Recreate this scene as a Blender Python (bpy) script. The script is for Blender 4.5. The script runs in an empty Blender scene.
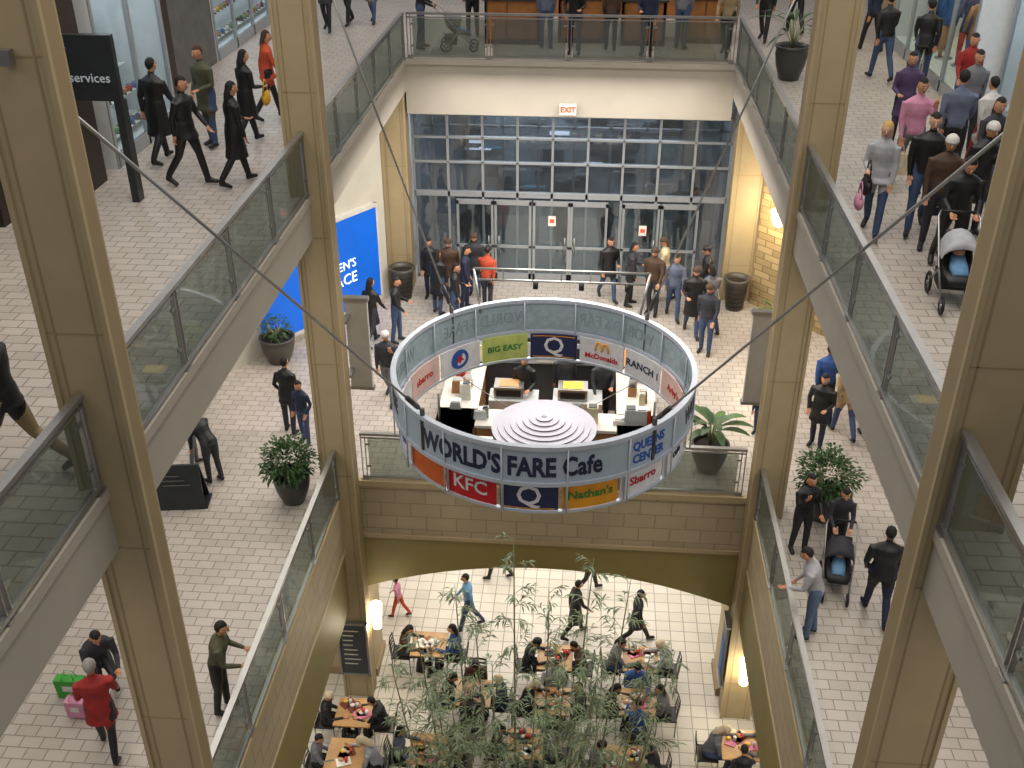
import bpy, math, random
import numpy as np
from mathutils import Vector, Matrix
from math import sin, cos, pi, radians
R = random.Random(7)
sc = bpy.context.scene
sc.view_settings.view_transform = 'Standard'
Z0, Z1, Z2 = 0.0, 5.3, 11.3
XL, XR = -4.57, 3.30
NY = 16.6      # front edge of the middle concourse
FY = 25.5      # far edge of the atrium on the upper balcony
def W(x, y, z):   # plan survey coordinates -> building coordinates, per storey
    zf = Z2 if z >= Z2 else Z1 if z >= Z1 else Z0
    return 1.022*x+.03, .9487*y-.057*(17.3-zf)

# ---------------------------------------------------------------- materials
def lin(h):
    h = h.lstrip('#')
    c = [int(h[i:i+2], 16)/255 for i in (0, 2, 4)]
    return [x/12.92 if x <= .04045 else ((x+.055)/1.055)**2.4 for x in c] + [1]
MATS = {}
def mat(name, col='#808080', rough=.6, metal=0, emit=0, noise=.12, scale=5, bump=0):
    if name in MATS: return MATS[name]
    m = bpy.data.materials.new(name); m.use_nodes = True
    nt = m.node_tree; b = nt.nodes['Principled BSDF']
    c = lin(col)
    b.inputs['Base Color'].default_value = c
    b.inputs['Roughness'].default_value = rough
    b.inputs['Metallic'].default_value = metal
    if emit:
        b.inputs['Emission Color'].default_value = c
        b.inputs['Emission Strength'].default_value = emit
    if noise:
        tc = nt.nodes.new('ShaderNodeTexCoord')
        n = nt.nodes.new('ShaderNodeTexNoise'); n.inputs['Scale'].default_value = scale
        n.inputs['Detail'].default_value = 4
        nt.links.new(tc.outputs['Object'], n.inputs['Vector'])
        mr = nt.nodes.new('ShaderNodeMapRange')
        mr.inputs['From Min'].default_value = .3; mr.inputs['From Max'].default_value = .7
        mr.inputs['To Min'].default_value = 1-noise; mr.inputs['To Max'].default_value = 1+noise
        nt.links.new(n.outputs['Fac'], mr.inputs['Value'])
        hs = nt.nodes.new('ShaderNodeHueSaturation'); hs.inputs['Color'].default_value = c
        nt.links.new(mr.outputs['Result'], hs.inputs['Value'])
        nt.links.new(hs.outputs['Color'], b.inputs['Base Color'])
        if bump:
            bp = nt.nodes.new('ShaderNodeBump'); bp.inputs['Strength'].default_value = bump
            nt.links.new(n.outputs['Fac'], bp.inputs['Height']); nt.links.new(bp.outputs['Normal'], b.inputs['Normal'])
    MATS[name] = m
    return m

def brick(name, c1, c2, mortar, bw, bh, ms, rough=.5, axis='XY', off=.5, bias=0):
    m = bpy.data.materials.new(name); m.use_nodes = True
    nt = m.node_tree; b = nt.nodes['Principled BSDF']; b.inputs['Roughness'].default_value = rough
    tc = nt.nodes.new('ShaderNodeTexCoord'); br = nt.nodes.new('ShaderNodeTexBrick')
    br.inputs['Color1'].default_value = lin(c1); br.inputs['Color2'].default_value = lin(c2)
    br.inputs['Mortar'].default_value = lin(mortar)
    br.inputs['Scale'].default_value = 1; br.inputs['Brick Width'].default_value = bw
    br.inputs['Row Height'].default_value = bh; br.inputs['Mortar Size'].default_value = ms
    br.inputs['Mortar Smooth'].default_value = .2; br.inputs['Bias'].default_value = bias
    br.offset = off
    sp = nt.nodes.new('ShaderNodeSeparateXYZ'); cb = nt.nodes.new('ShaderNodeCombineXYZ')
    nt.links.new(tc.outputs['Object'], sp.inputs[0])
    nt.links.new(sp.outputs[axis[0]], cb.inputs['X']); nt.links.new(sp.outputs[axis[1]], cb.inputs['Y'])
    nt.links.new(cb.outputs[0], br.inputs['Vector'])
    n = nt.nodes.new('ShaderNodeTexNoise'); n.inputs['Scale'].default_value = .9; n.inputs['Detail'].default_value = 5
    nt.links.new(tc.outputs['Object'], n.inputs['Vector'])
    mr = nt.nodes.new('ShaderNodeMapRange'); mr.inputs['To Min'].default_value = .84; mr.inputs['To Max'].default_value = 1.14
    nt.links.new(n.outputs['Fac'], mr.inputs['Value'])
    hs = nt.nodes.new('ShaderNodeHueSaturation')
    nt.links.new(br.outputs['Color'], hs.inputs['Color']); nt.links.new(mr.outputs['Result'], hs.inputs['Value'])
    nt.links.new(hs.outputs['Color'], b.inputs['Base Color'])
    MATS[name] = m
    return m

def glassmat(name, tint, gl=.15, df=.06, dcol='#a0a8a8', rough=.03):
    m = bpy.data.materials.new(name); m.use_nodes = True
    nt = m.node_tree; nt.nodes.clear()
    o = nt.nodes.new('ShaderNodeOutputMaterial')
    t = nt.nodes.new('ShaderNodeBsdfTransparent'); t.inputs[0].default_value = lin(tint)
    g = nt.nodes.new('ShaderNodeBsdfGlossy'); g.inputs['Roughness'].default_value = rough
    g.inputs['Color'].default_value = (.9, .93, .95, 1)
    d = nt.nodes.new('ShaderNodeBsdfDiffuse'); d.inputs[0].default_value = lin(dcol)
    m1 = nt.nodes.new('ShaderNodeMixShader'); m1.inputs[0].default_value = gl
    m2 = nt.nodes.new('ShaderNodeMixShader'); m2.inputs[0].default_value = df
    nt.links.new(t.outputs[0], m1.inputs[1]); nt.links.new(g.outputs[0], m1.inputs[2])
    nt.links.new(m1.outputs[0], m2.inputs[1]); nt.links.new(d.outputs[0], m2.inputs[2])
    nt.links.new(m2.outputs[0], o.inputs[0])
    MATS[name] = m
    return m

brick('tile_floor', '#bab1a8', '#ada49a', '#857c73', .30, .20, .010, .35, bias=-.2)
brick('tile_floor_low', '#d0c9bb', '#c0b9ab', '#968f82', .32, .32, .012, .3, off=0, bias=-.3)
brick('stone_band_y', '#b6a68a', '#ac9c80', '#8f8168', .60, .32, .010, .6, axis='XZ')
brick('stone_band_x', '#b6a68a', '#ac9c80', '#8f8168', .60, .32, .010, .6, axis='YZ')
brick('stone_wall', '#b8a074', '#9a845c', '#786845', .34, .17, .012, .7, axis='XZ')
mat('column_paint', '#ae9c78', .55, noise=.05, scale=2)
mat('column_shade', '#968361', .55, noise=.05, scale=2)  # shadowed tone of the column paint, also used on joints and plinths
mat('fascia_paint', '#ada699', .6, noise=.04, scale=1.5)
mat('gold_paint', '#8c7f4a', .55, noise=.06, scale=2)
mat('steel', '#a2a2a0', .3, .8, noise=.06)
mat('steel_dark', '#4a4a4c', .4, .6, noise=.08)
mat('white_metal', '#b8c0cc', .35, .25, noise=.05)
mat('frame_metal', '#a8acb0', .35, .4, noise=.06)
glassmat('rail_glass', '#ccd2ce', .06, .10, '#a8aaa4')
glassmat('door_glass', '#bcc2c6', .10, .08, '#7c8084')
glassmat('shop_glass', '#e8eef0', .06, .02)

# ---------------------------------------------------------------- mesh builder
class MB:
    def __init__(s):
        s.v = []; s.f = []; s.m = []; s.sm = []; s.mats = []; s.M = Matrix.Identity(4)
    def mi(s, m):
        m = m if not isinstance(m, str) else MATS[m]
        if m not in s.mats: s.mats.append(m)
        return s.mats.index(m)
    def add(s, vs, fs, m, smooth=False):
        k = len(s.v); i = s.mi(m)
        for v in vs: s.v.append(tuple(s.M @ Vector(v)))
        for f in fs:
            s.f.append([a+k for a in f]); s.m.append(i); s.sm.append(smooth)
    def box(s, c, d, m, rz=0, rx=0, ry=0, top=1.0):
        hx, hy, hz = d[0]/2, d[1]/2, d[2]/2
        vs = [(-hx,-hy,-hz),(hx,-hy,-hz),(hx,hy,-hz),(-hx,hy,-hz),(-hx*top,-hy*top,hz),(hx*top,-hy*top,hz),(hx*top,hy*top,hz),(-hx*top,hy*top,hz)]
        T = Matrix.Translation(c) @ Matrix.Rotation(rz,4,'Z') @ Matrix.Rotation(rx,4,'X') @ Matrix.Rotation(ry,4,'Y')
        s.add([T @ Vector(v) for v in vs], [(0,3,2,1),(4,5,6,7),(0,1,5,4),(1,2,6,5),(2,3,7,6),(3,0,4,7)], m)
    def b2(s, x0, x1, y0, y1, z0, z1, m):
        s.box(((x0+x1)/2,(y0+y1)/2,(z0+z1)/2),(abs(x1-x0),abs(y1-y0),abs(z1-z0)),m)
    def tube(s, pts, rad, m, n=8, cap=True, smooth=True):
        pts = [Vector(p) for p in pts]
        if not isinstance(rad, (list,)): rad = [rad]*len(pts)
        vs = []; fs = []
        for i, p in enumerate(pts):
            t = (pts[min(i+1,len(pts)-1)] - pts[max(i-1,0)])
            if t.length < 1e-9: t = Vector((0,0,1))
            t.normalize()
            ref = Vector((1,0,0)) if abs(t.x) < .9 else Vector((0,1,0))
            u = (ref - t*ref.dot(t)).normalized(); w = t.cross(u)
            r = rad[i]; rx, ry = r if isinstance(r, tuple) else (r, r)
            for k in range(n):
                a = 2*pi*k/n
                vs.append(p + u*(rx*cos(a)) + w*(ry*sin(a)))
        for i in range(len(pts)-1):
            for k in range(n):
                a = i*n+k; b = i*n+(k+1)%n
                fs.append((a, b, b+n, a+n))
        if cap:
            fs.append(tuple(reversed(range(n)))); fs.append(tuple(range((len(pts)-1)*n, len(pts)*n)))
        s.add(vs, fs, m, smooth)
    def lathe(s, prof, c, m, n=24, smooth=True):
        vs = []; fs = []
        for r, z in prof:
            for k in range(n):
                a = 2*pi*k/n; vs.append((c[0]+r*cos(a), c[1]+r*sin(a), c[2]+z))
        for i in range(len(prof)-1):
            for k in range(n):
                a = i*n+k; b = i*n+(k+1)%n
                fs.append((a, b, b+n, a+n))
        s.add(vs, fs, m, smooth)
    def ell(s, c, r, m, nu=10, nv=6, rot=None):
        vs = []; fs = []
        rr = rot or Matrix.Identity(3)
        c = Vector(c)
        for j in range(nv+1):
            th = pi*j/nv
            for k in range(nu):
                a = 2*pi*k/nu
                vs.append(c + rr @ Vector((r[0]*sin(th)*cos(a), r[1]*sin(th)*sin(a), -r[2]*cos(th))))
        for j in range(nv):
            for k in range(nu):
                a = j*nu+k; b = j*nu+(k+1)%nu
                fs.append((a, b, b+nu, a+nu))
        s.add(vs, fs, m, True)
    def text(s, body, m, size, T, ext=.006, align='CENTER', fn=None, bold=0.0):
        cu = bpy.data.curves.new('t', 'FONT'); cu.body = body; cu.size = size; cu.align_x = align; cu.align_y = 'CENTER'
        cu.extrude = ext; cu.resolution_u = 2; cu.offset = bold
        ob = bpy.data.objects.new('t', cu); sc.collection.objects.link(ob)
        dg = bpy.context.evaluated_depsgraph_get(); dg.update()
        ev = ob.evaluated_get(dg); me = ev.to_mesh()
        vs = [v.co.copy() for v in me.vertices]; fs = [tuple(p.vertices) for p in me.polygons]
        ev.to_mesh_clear()
        bpy.data.objects.remove(ob); bpy.data.curves.remove(cu)
        vs = [fn(v) for v in vs] if fn else [T @ v for v in vs]
        s.add(vs, fs, m)
    def mesh(s, name):
        me = bpy.data.meshes.new(name)
        me.from_pydata(s.v, [], s.f)
        for m in s.mats: me.materials.append(m)
        me.polygons.foreach_set('material_index', s.m)
        me.polygons.foreach_set('use_smooth', s.sm)
        me.update()
        return me
    def obj(s, name, parent=None):
        ob = bpy.data.objects.new(name, s.mesh(name)); sc.collection.objects.link(ob)
        if parent: ob.parent = parent
        return ob
def empty(name, loc=(0,0,0)):
    e = bpy.data.objects.new(name, None); e.location = loc; sc.collection.objects.link(e); return e

# ---------------------------------------------------------------- camera
cam = bpy.data.cameras.new('camera'); co = bpy.data.objects.new('camera', cam); sc.collection.objects.link(co)
cam.lens = 1056/1024*36; cam.sensor_width = 36; cam.clip_end = 200
co.location = (0, 0, 17.3); co.rotation_euler = (radians(90-30.18), 0, radians(4.45))
sc.camera = co

# ---------------------------------------------------------------- shell
def slab(name, x0, x1, y0, y1, ztop, m, th=.10):
    b = MB(); b.b2(x0, x1, y0, y1, ztop-th, ztop, m); return b.obj(name)
slab('floor', -14, 13, -3, 40, Z0, 'tile_floor_low', .2)
slab('floor', -11, XL, -3, 32, Z1, 'tile_floor')
slab('floor', XR, 10.5, -3, 32, Z1, 'tile_floor')
slab('floor', XL, XR, NY+.1, 32, Z1, 'tile_floor')
slab('floor', -11, XL, -3, 38, Z2, 'tile_floor')
slab('floor', XR, 10.5, -3, 38, Z2, 'tile_floor')
slab('floor', XL, XR, FY+.1, 38, Z2, 'tile_floor')
FD = .72
for s, X in ((-1, XL), (1, XR)):
    b = MB()
    xi, xo = X-s*.02, X+s*.4
    b.b2(xi, xo, -3, FY, Z2-FD, Z2-.1, 'fascia_paint'); b.b2(xi-s*.03, X+s*.1, -3, FY, Z2-.1, Z2+.03, 'fascia_paint')
    b.obj('balcony_fascia')
    b = MB(); b.b2(xo, X+s*6, -3, 38, Z2-.6, Z2-.1, 'fascia_paint'); b.obj('ceiling')
    b = MB()
    b.b2(xi, xo, -3, NY-.05, Z1-1.3, Z1-.1, 'stone_band_x'); b.b2(X, xo-s*.02, -3, NY-.05, Z1-2.8, Z1-1.3, 'gold_paint')
    b.b2(xi-s*.03, X+s*.1, -3, NY-.1, Z1-.1, Z1+.03, 'column_paint'); b.b2(xi-s*.02, X+s*.1, -3, NY-.1, Z1-1.34, Z1-1.28, 'column_paint')
    b.obj('balcony_fascia')
    b = MB(); b.b2(xo, X+s*6, -3, 32, Z1-.6, Z1-.1, 'fascia_paint'); b.obj('ceiling')
b = MB(); b.b2(XL, XR, FY, FY+.5, Z2-1.3, Z2-.1, 'fascia_paint'); b.b2(XL, XR, FY-.04, FY+.1, Z2-.1, Z2+.03, 'fascia_paint'); b.obj('balcony_fascia')
b = MB(); b.b2(XL, XR, FY+.5, 38, Z2-.8, Z2-.1, 'fascia_paint'); b.obj('ceiling')
b = MB()
b.b2(XL, XR, NY, NY+.5, Z1-1.3, Z1-.1, 'stone_band_y'); b.b2(XL, XR, NY-.05, NY+.1, Z1-.1, Z1+.03, 'column_paint'); b.b2(XL, XR, NY-.04, NY+.1, Z1-1.36, Z1-1.28, 'column_paint')
b.obj('balcony_fascia')
b = MB(); b.b2(XL, XR, NY+.5, 32, Z1-.6, Z1-.1, 'fascia_paint'); b.obj('ceiling')
b = MB()
N = 24; vs = []; fs = []
for i in range(N+1):
    t = i/N; x = XL+(XR-XL)*t; zb = Z1-2.8+.8*(1-(2*t-1)**2)
    vs += [(x, NY+.03, Z1-1.3), (x, NY+.03, zb), (x, NY+.45, zb), (x, NY+.45, Z1-1.3)]
for i in range(N):
    k = i*4
    for a in range(4):
        fs.append((k+a, k+(a+1) % 4, k+4+(a+1) % 4, k+4+a))
b.add(vs, fs, 'gold_paint'); b.obj('arch_fascia')

def column(name, x, y, w, d, z0, z1):
    b = MB()
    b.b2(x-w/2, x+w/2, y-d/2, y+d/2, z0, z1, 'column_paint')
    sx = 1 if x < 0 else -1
    b.b2(x+sx*(w/2), x+sx*(w/2+.012), y-d/2+.05, y+d/2-.05, z0, z1, 'column_shade')  # darker sheet on the inner side, its shading put into the colour
    for e in (-1, 1):
        b.b2(x+e*(w/2)-.025, x+e*(w/2)+.025, y-d/2-.025, y-d/2+.025, z0, z1, 'column_paint')
    b.b2(x-w/2+.09, x-w/2+.11, y-d/2-.004, y-d/2, z0, z1, 'column_shade'); b.b2(x+w/2-.11, x+w/2-.09, y-d/2-.004, y-d/2, z0, z1, 'column_shade')
    z = z0+1.0
    while z < z1:
        b.b2(x-w/2-.004, x+w/2+.004, y-d/2-.004, y+d/2+.004, z-.006, z+.006, 'column_shade'); z += 2.4
    return b.obj(name)
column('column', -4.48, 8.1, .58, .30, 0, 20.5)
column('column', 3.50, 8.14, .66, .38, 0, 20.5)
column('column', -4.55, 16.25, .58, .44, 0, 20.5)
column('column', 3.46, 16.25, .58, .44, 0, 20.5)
column('column', -4.93, 25.65, .6, .6, Z1, Z2-.6)
column('column', 3.88, 25.65, .75, .6, Z1, Z2-.6)
b = MB(); b.b2(-5.7, -4.3, NY+.05, NY+.9, 0, Z1-.6, 'column_paint'); b.b2(-5.75, -4.25, NY+.05, NY+.95, 0, .2, 'column_shade'); b.obj('wall_pier')
b = MB(); b.b2(3.15, 4.5, NY+.05, NY+.9, 0, Z1-.6, 'column_paint'); b.b2(3.1, 4.55, NY+.05, NY+.95, 0, .2, 'column_shade'); b.obj('wall_pier')

def railing(p0, p1, z, nposts, name='glass_railing'):
    b = MB(); p0 = Vector((p0[0], p0[1], z+.03)); p1 = Vector((p1[0], p1[1], z+.03)); d = (p1-p0); L = d.length; d.normalize()
    rz = math.atan2(d.y, d.x); c = (p0+p1)/2
    b.box(c+Vector((0,0,1.04)), (L, .085, .05), 'steel', rz)
    b.box(c+Vector((0,0,.95)), (L, .03, .03), 'steel', rz)
    b.box(c+Vector((0,0,.06)), (L, .06, .05), 'steel', rz)
    for i in range(nposts+1):
        q = p0+d*(.05+(L-.1)*i/nposts)
        for o in (-.04, .04):
            b.box(q+d*o+Vector((0,0,.51)), (.016, .05, 1.02), 'steel', rz)
        b.box(q+Vector((0,0,.01)), (.16, .1, .02), 'steel', rz)
    for i in range(nposts):
        a0 = p0+d*(.14+(L-.1)*i/nposts); a1 = p0+d*(-.04+(L-.1)*(i+1)/nposts)
        b.box((a0+a1)/2+Vector((0,0,.5)), ((a1-a0).length, .012, .84), 'rail_glass', rz)
        for zz in (.3, .8):
            b.box(a0+Vector((0,0,zz)), (.08, .03, .04), 'steel', rz); b.box(a1+Vector((0,0,zz)), (.08, .03, .04), 'steel', rz)
    return b.obj(name)
for z in (Z2, Z1):
    for x in (XL, XR):
        railing((x, .8), (x, 7.92), z, 4)
        railing((x, 8.36), (x, 16.0), z, 4)
        if z == Z2: railing((x, 16.5), (x, FY), z, 5)
railing((XL+.08, FY+.03), (XR-.08, FY+.03), Z2, 4)
railing((XL+.36, NY+.05), (XR-.2, NY+.05), Z1, 4)

# ---------------------------------------------------------------- back glass wall
b = MB(); GY = 26.3; x0, x1 = -4.6, 3.5
zt = Z2-.8
b.b2(x0, x1, GY-.01, GY+.01, Z1+.05, zt, 'door_glass')
xs = [x0+(x1-x0)*k/9 for k in range(10)]
for x in xs: b.b2(x-.03, x+.03, GY-.07, GY+.07, Z1, zt, 'frame_metal')
for zz, h in ((Z1+2.4, .14), (Z1+3.25, .05), (Z1+3.9, .05), (Z1+4.5, .05), (Z1+.06, .12)):
    b.b2(x0, x1, GY-.07, GY+.07, zz-h/2, zz+h/2, 'frame_metal')
b.obj('window_1')
def door(x, w, handed):
    b = MB()
    fr = .06
    b.b2(x, x+fr, GY-.14, GY-.08, Z1+.02, Z1+2.25, 'frame_metal'); b.b2(x+w-fr, x+w, GY-.14, GY-.08, Z1+.02, Z1+2.25, 'frame_metal')
    b.b2(x, x+w, GY-.14, GY-.08, Z1+2.15, Z1+2.28, 'frame_metal'); b.b2(x, x+w, GY-.14, GY-.08, Z1+.02, Z1+.22, 'frame_metal')
    b.b2(x, x+w, GY-.14, GY-.09, Z1+.95, Z1+1.02, 'frame_metal')
    b.b2(x+fr, x+w-fr, GY-.115, GY-.105, Z1+.22, Z1+2.15, 'shop_glass')
    hx = x+w-.12 if handed else x+.12
    b.tube([(hx, GY-.2, Z1+.8), (hx, GY-.2, Z1+1.3)], .018, 'steel', 6)
    b.tube([(hx, GY-.2, Z1+.85), (hx, GY-.12, Z1+.85)], .012, 'steel', 6); b.tube([(hx, GY-.2, Z1+1.25), (hx, GY-.12, Z1+1.25)], .012, 'steel', 6)
    b.obj('door_%d' % (int((x+10)*2)))
for x, hh in ((-3.5, 1), (-2.5, 0), (-1.48, 1), (-.5, 0), (.85, 1), (1.85, 0)):
    door(x, .97, hh)
b = MB()
mat('vest_wall', '#8a949c', .6, noise=.5, scale=.9)
mat('glow_strip', '#eef0ff', .5, emit=1.6, noise=0); mat('glow_blue', '#6f9fb5', .3, .3, emit=.3); mat('vest_dark', '#3c444c', .6, noise=.4, scale=1.5)  # self-lit colours stand in for reflections and street lights in the glass
b.b2(-5.0, 4.0, 31.0, 31.2, Z1, Z2-.8, 'vest_wall')
b.b2(-5.0, -4.8, GY+.1, 31, Z1, Z2-.8, 'vest_wall'); b.b2(3.8, 4.0, GY+.1, 31, Z1, Z2-.8, 'vest_wall')
for k in range(9):
    x = -4.5+k*1.0; b.b2(x-.04, x+.04, 28.8, 28.9, Z1, Z2-.8, 'frame_metal')
for zz in (2.3, 3.4, 4.5): b.b2(-4.8, 3.8, 28.8, 28.9, Z1+zz, Z1+zz+.07, 'frame_metal')
for i in range(80):
    x = R.uniform(-4.5, 3.2); z = Z1+R.uniform(.3, 4.6)
    b.b2(x, x+R.uniform(.15, .9), 30.8+R.uniform(0,.05), 30.95, z, z+R.uniform(.04, .6 if i % 2 else .1), R.choice(['vest_dark', 'vest_dark', 'vest_dark', 'frame_metal']) if i % 2 else R.choice(['glow_strip', 'frame_metal', 'glow_blue', 'frame_metal']))  # glowing patches imitate reflections in the glass, mixed with dark and metal pieces
for i in range(7):
    x = -4+i*1.15; b.b2(x, x+.5, 27.4+R.random(), 28.5, Z2-.9, Z2-.83, 'glow_strip')
b.obj('wall_vestibule')
mat('exit_red', '#ff3b20', .5, emit=1.6, noise=0); mat('sign_white', '#d8d4cc', .5); mat('paper', '#e6e2d8', .6)
b = MB(); b.b2(-.82, -.42, FY-.2, FY-.12, Z2-1.2, Z2-.94, 'sign_white')
b.text('EXIT', 'exit_red', .18, Matrix.Translation((-.62, FY-.215, Z2-1.07)) @ Matrix.Rotation(pi/2, 4, 'X'), bold=.005)
b.b2(-.65, -.59, FY-.13, FY-.001, Z2-1.05, Z2-1.0, 'steel'); b.obj('exit_sign')
for (x, z) in ((-.98, Z1+1.75), (1.4, Z1+1.55)):
    b = MB(); b.b2(x-.1, x+.1, GY-.16, GY-.15, z-.14, z+.14, 'paper'); b.b2(x-.06, x+.06, GY-.165, GY-.16, z-.05, z+.05, 'exit_red'); b.obj('door_notice')

mat('sign_blue', '#0a5ec8', .4, emit=.45, noise=.15, scale=.8); mat('sign_text', '#e8f4ff', .4, emit=.9, noise=0)
mat('wall_white', '#c9c4b6', .6, noise=.05, scale=2)
def wallseg(b, p0, p1, z0, z1, th, m):
    p0 = Vector((p0[0], p0[1], 0)); p1 = Vector((p1[0], p1[1], 0)); d = p1-p0
    b.box(((p0+p1)/2)+Vector((0,0,(z0+z1)/2)), (d.length, th, z1-z0), m, math.atan2(d.y, d.x))
b = MB(); wallseg(b, (-8.55, 20.15), (-5.28, 25.05), Z1, Z2-.6, .2, 'wall_white'); b.obj('wall_left')
b = MB(); dv = Vector((3.27, 4.9, 0)).normalized(); nv = Vector((dv.y, -dv.x, 0)); o = Vector((-5.28, 25.05, Z1))
rz = math.atan2(dv.y, dv.x)
def onw(d, n, z): return o - dv*d + nv*n + Vector((0,0,z))
b.box(onw(1.45, .16, 1.4), (2.1, .1, 2.4), 'sign_blue', rz); b.box(onw(1.45, .15, .12), (2.2, .14, .1), 'sign_white', rz); b.box(onw(1.45, .15, 2.65), (2.2, .14, .1), 'sign_white', rz)
b.box(onw(.37, .15, 1.4), (.06, .14, 2.6), 'sign_white', rz)
T = lambda d, z: Matrix.Translation(onw(d, .225, z)) @ Matrix.Rotation(rz, 4, 'Z') @ Matrix.Rotation(pi/2, 4, 'X')
b.text("QUEEN'S", 'sign_text', .32, T(1.2, 1.4), align='RIGHT'); b.text("PLACE", 'sign_text', .40, T(1.2, 1.02), align='RIGHT')
b.obj('illuminated_sign')
b = MB(); b.box(onw(3.5, .16, 1.3), (1.5, .1, 2.1), 'sign_blue', rz); b.box(onw(3.5, .15, .22), (1.6, .14, .1), 'sign_white', rz); b.box(onw(3.5, .15, 2.4), (1.6, .14, .1), 'sign_white', rz)
b.obj('illuminated_sign')
b = MB(); wallseg(b, (4.3, 25.3), (6.5, 22.9), Z1, Z2-.6, .2, 'stone_wall'); wallseg(b, (6.5, 22.9), (9.2, 22.9), Z1, Z2-.6, .2, 'stone_wall'); b.obj('wall_right')
mat('lamp_warm', '#ffe9b8', .4, emit=9, noise=0)
b = MB(); b.M = Matrix.Translation((4.62, 24.7, Z1+2.6)); b.lathe([(.02,-.28),(.14,-.2),(.2,.0),(.24,.14)], (0,0,0), 'lamp_warm', 14); b.box((.08,.08,0),(.12,.12,.12),'steel'); b.obj('wall_sconce')
LS = 1.17
def light(kind, name, loc, e, size=1, col=(1,.9,.75), sy=None, rot=(0,0,0)):
    l = bpy.data.lights.new(name, kind); l.energy = e*LS; l.color = col
    if kind == 'AREA':
        l.shape = 'RECTANGLE'; l.size = size; l.size_y = sy or size
    elif kind == 'POINT': l.shadow_soft_size = size
    ob = bpy.data.objects.new(name, l); ob.location = loc; ob.rotation_euler = rot; sc.collection.objects.link(ob); return ob
light('POINT', 'sconce_light', (4.35, 24.4, Z1+2.65), 70, .12, (1,.8,.5))

# ---------------------------------------------------------------- level 2 shops
mat('dark_brown', '#2e231c', .5); mat('grey_stone', '#5d5c5c', .5, noise=.2, scale=3); mat('shop_white', '#d8dcdc', .6, noise=.05)
mat('shop_light', '#f4f8ff', .5, emit=2.8, noise=0); mat('shop_light2', '#ffeec8', .5, emit=2.4, noise=0)
PAL = ['#c23a2a', '#d8b23a', '#3a6aa8', '#2f2f35', '#e4e0d6', '#8a4a6a', '#6aa05a', '#b88a5a', '#d87a9a', '#4a4a70']
for i, c in enumerate(PAL): mat('pal%d' % i, c, .6)
def shop(side, y0, y1, z, x, li, kind, dep=1.6, h=3.6):
    s = -1 if side == 'L' else 1
    b = MB()
    b.b2(x+s*dep, x+s*(dep+.1), y0, y1, z, z+h, 'shop_white')
    b.b2(x, x+s*dep, y0-.05, y0+.02, z, z+h, 'shop_white'); b.b2(x, x+s*dep, y1-.02, y1+.05, z, z+h, 'shop_white')
    b.b2(x, x+s*dep, y0, y1, z+.0, z+.22, 'shop_white'); b.b2(x+s*.1, x+s*dep, y0+.1, y1-.1, z+h-.1, z+h-.05, li)
    b.b2(x, x+s*dep, y0, y1, z+h-.05, z+h+.3, 'shop_white')
    n = max(1, round((y1-y0)/1.4))
    for k in range(n+1):
        y = y0+(y1-y0)*k/n; b.b2(x-s*.03, x+s*.05, y-.04, y+.04, z, z+h, 'frame_metal')
    b.b2(x-s*.03, x+s*.05, y0, y1, z, z+.24, 'frame_metal'); b.b2(x-.01, x+.01, y0, y1, z+.24, z+h, 'shop_glass')
    b.obj('shop_window')
    b = MB()
    def shoe(c, m, rz):
        b.M = Matrix.Translation(c) @ Matrix.Rotation(rz, 4, 'Z')
        b.ell((0,.0,.035),(.045,.13,.04),m,8,5); b.ell((0,-.07,.07),(.04,.06,.06),m,8,5); b.box((0,-.1,.01),(.05,.04,.03),'pal3'); b.M = Matrix.Identity(4)
    def garment(c, m, m2):
        b.M = Matrix.Translation(c)
        b.tube([(0,0,.75),(0,0,.9),(0,0,1.1),(0,0,1.35),(0,0,1.45),(0,0,1.5)], [(.17,.12),(.16,.11),(.13,.09),(.18,.11),(.17,.09),(.05,.05)], m, 12)
        for e in (-1, 1):
            b.tube([(e*.16,0,1.42),(e*.24,.02,1.15),(e*.25,.08,.9)], [.055,.045,.035], m, 8)
            b.tube([(e*.08,0,.8),(e*.09,0,.4),(e*.09,0,.03)], [.085,.06,.04], m2, 8)
        b.ell((0,0,1.63),(.08,.09,.11),'shop_white',10,7); b.lathe([(.2,0),(.2,.02),(.0,.02)],(0,0,0),'steel',16); b.M = Matrix.Identity(4)
    if kind == 'shoes':
        for sh in range(5):
            xx = x+s*(.35+sh*.25); zz = z+.35+sh*.42
            b.b2(xx-.12, xx+.12, y0+.2, y1-.2, zz-.02, zz, 'sign_white')
            y = y0+.35
            while y < y1-.3:
                if R.random() < .85: shoe((xx, y, zz), 'pal%d' % R.randrange(10), R.uniform(-.4,.4)-s*1.5)
                y += R.uniform(.2, .32)
    else:
        y = y0+.5
        while y < y1-.3:
            garment((x+s*R.uniform(.5,.9), y, z+.22), 'pal%d' % R.randrange(10), 'pal%d' % R.randrange(10)); y += R.uniform(.65, .9)
        for k in range(int((y1-y0)/.5)):
            b.b2(x+s*(dep-.1), x+s*(dep-.03), y0+.2+k*.5, y0+.55+k*.5, z+.8, z+1.0+R.random()*.8, 'pal%d' % R.randrange(10))
    b.obj('shoe_display' if kind == 'shoes' else 'clothing_display')
WL = -8.95
b = MB(); b.b2(WL-.3, WL, -3, 14.4, Z2, Z2+3.9, 'grey_stone'); b.b2(WL-.3, WL, 20.1, 24.9, Z2, Z2+3.9, 'grey_stone'); b.b2(WL-.3, WL+.12, 14.4, 17.1, Z2, Z2+3.9, 'dark_brown')
b.b2(WL, WL+.06, 20.1, 22.2, Z2, Z2+2.6, 'dark_brown'); b.b2(WL-.1, -8.15, 16.0, 16.6, Z2, Z2+3.9, 'dark_brown')
b.obj('wall_left')
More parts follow.
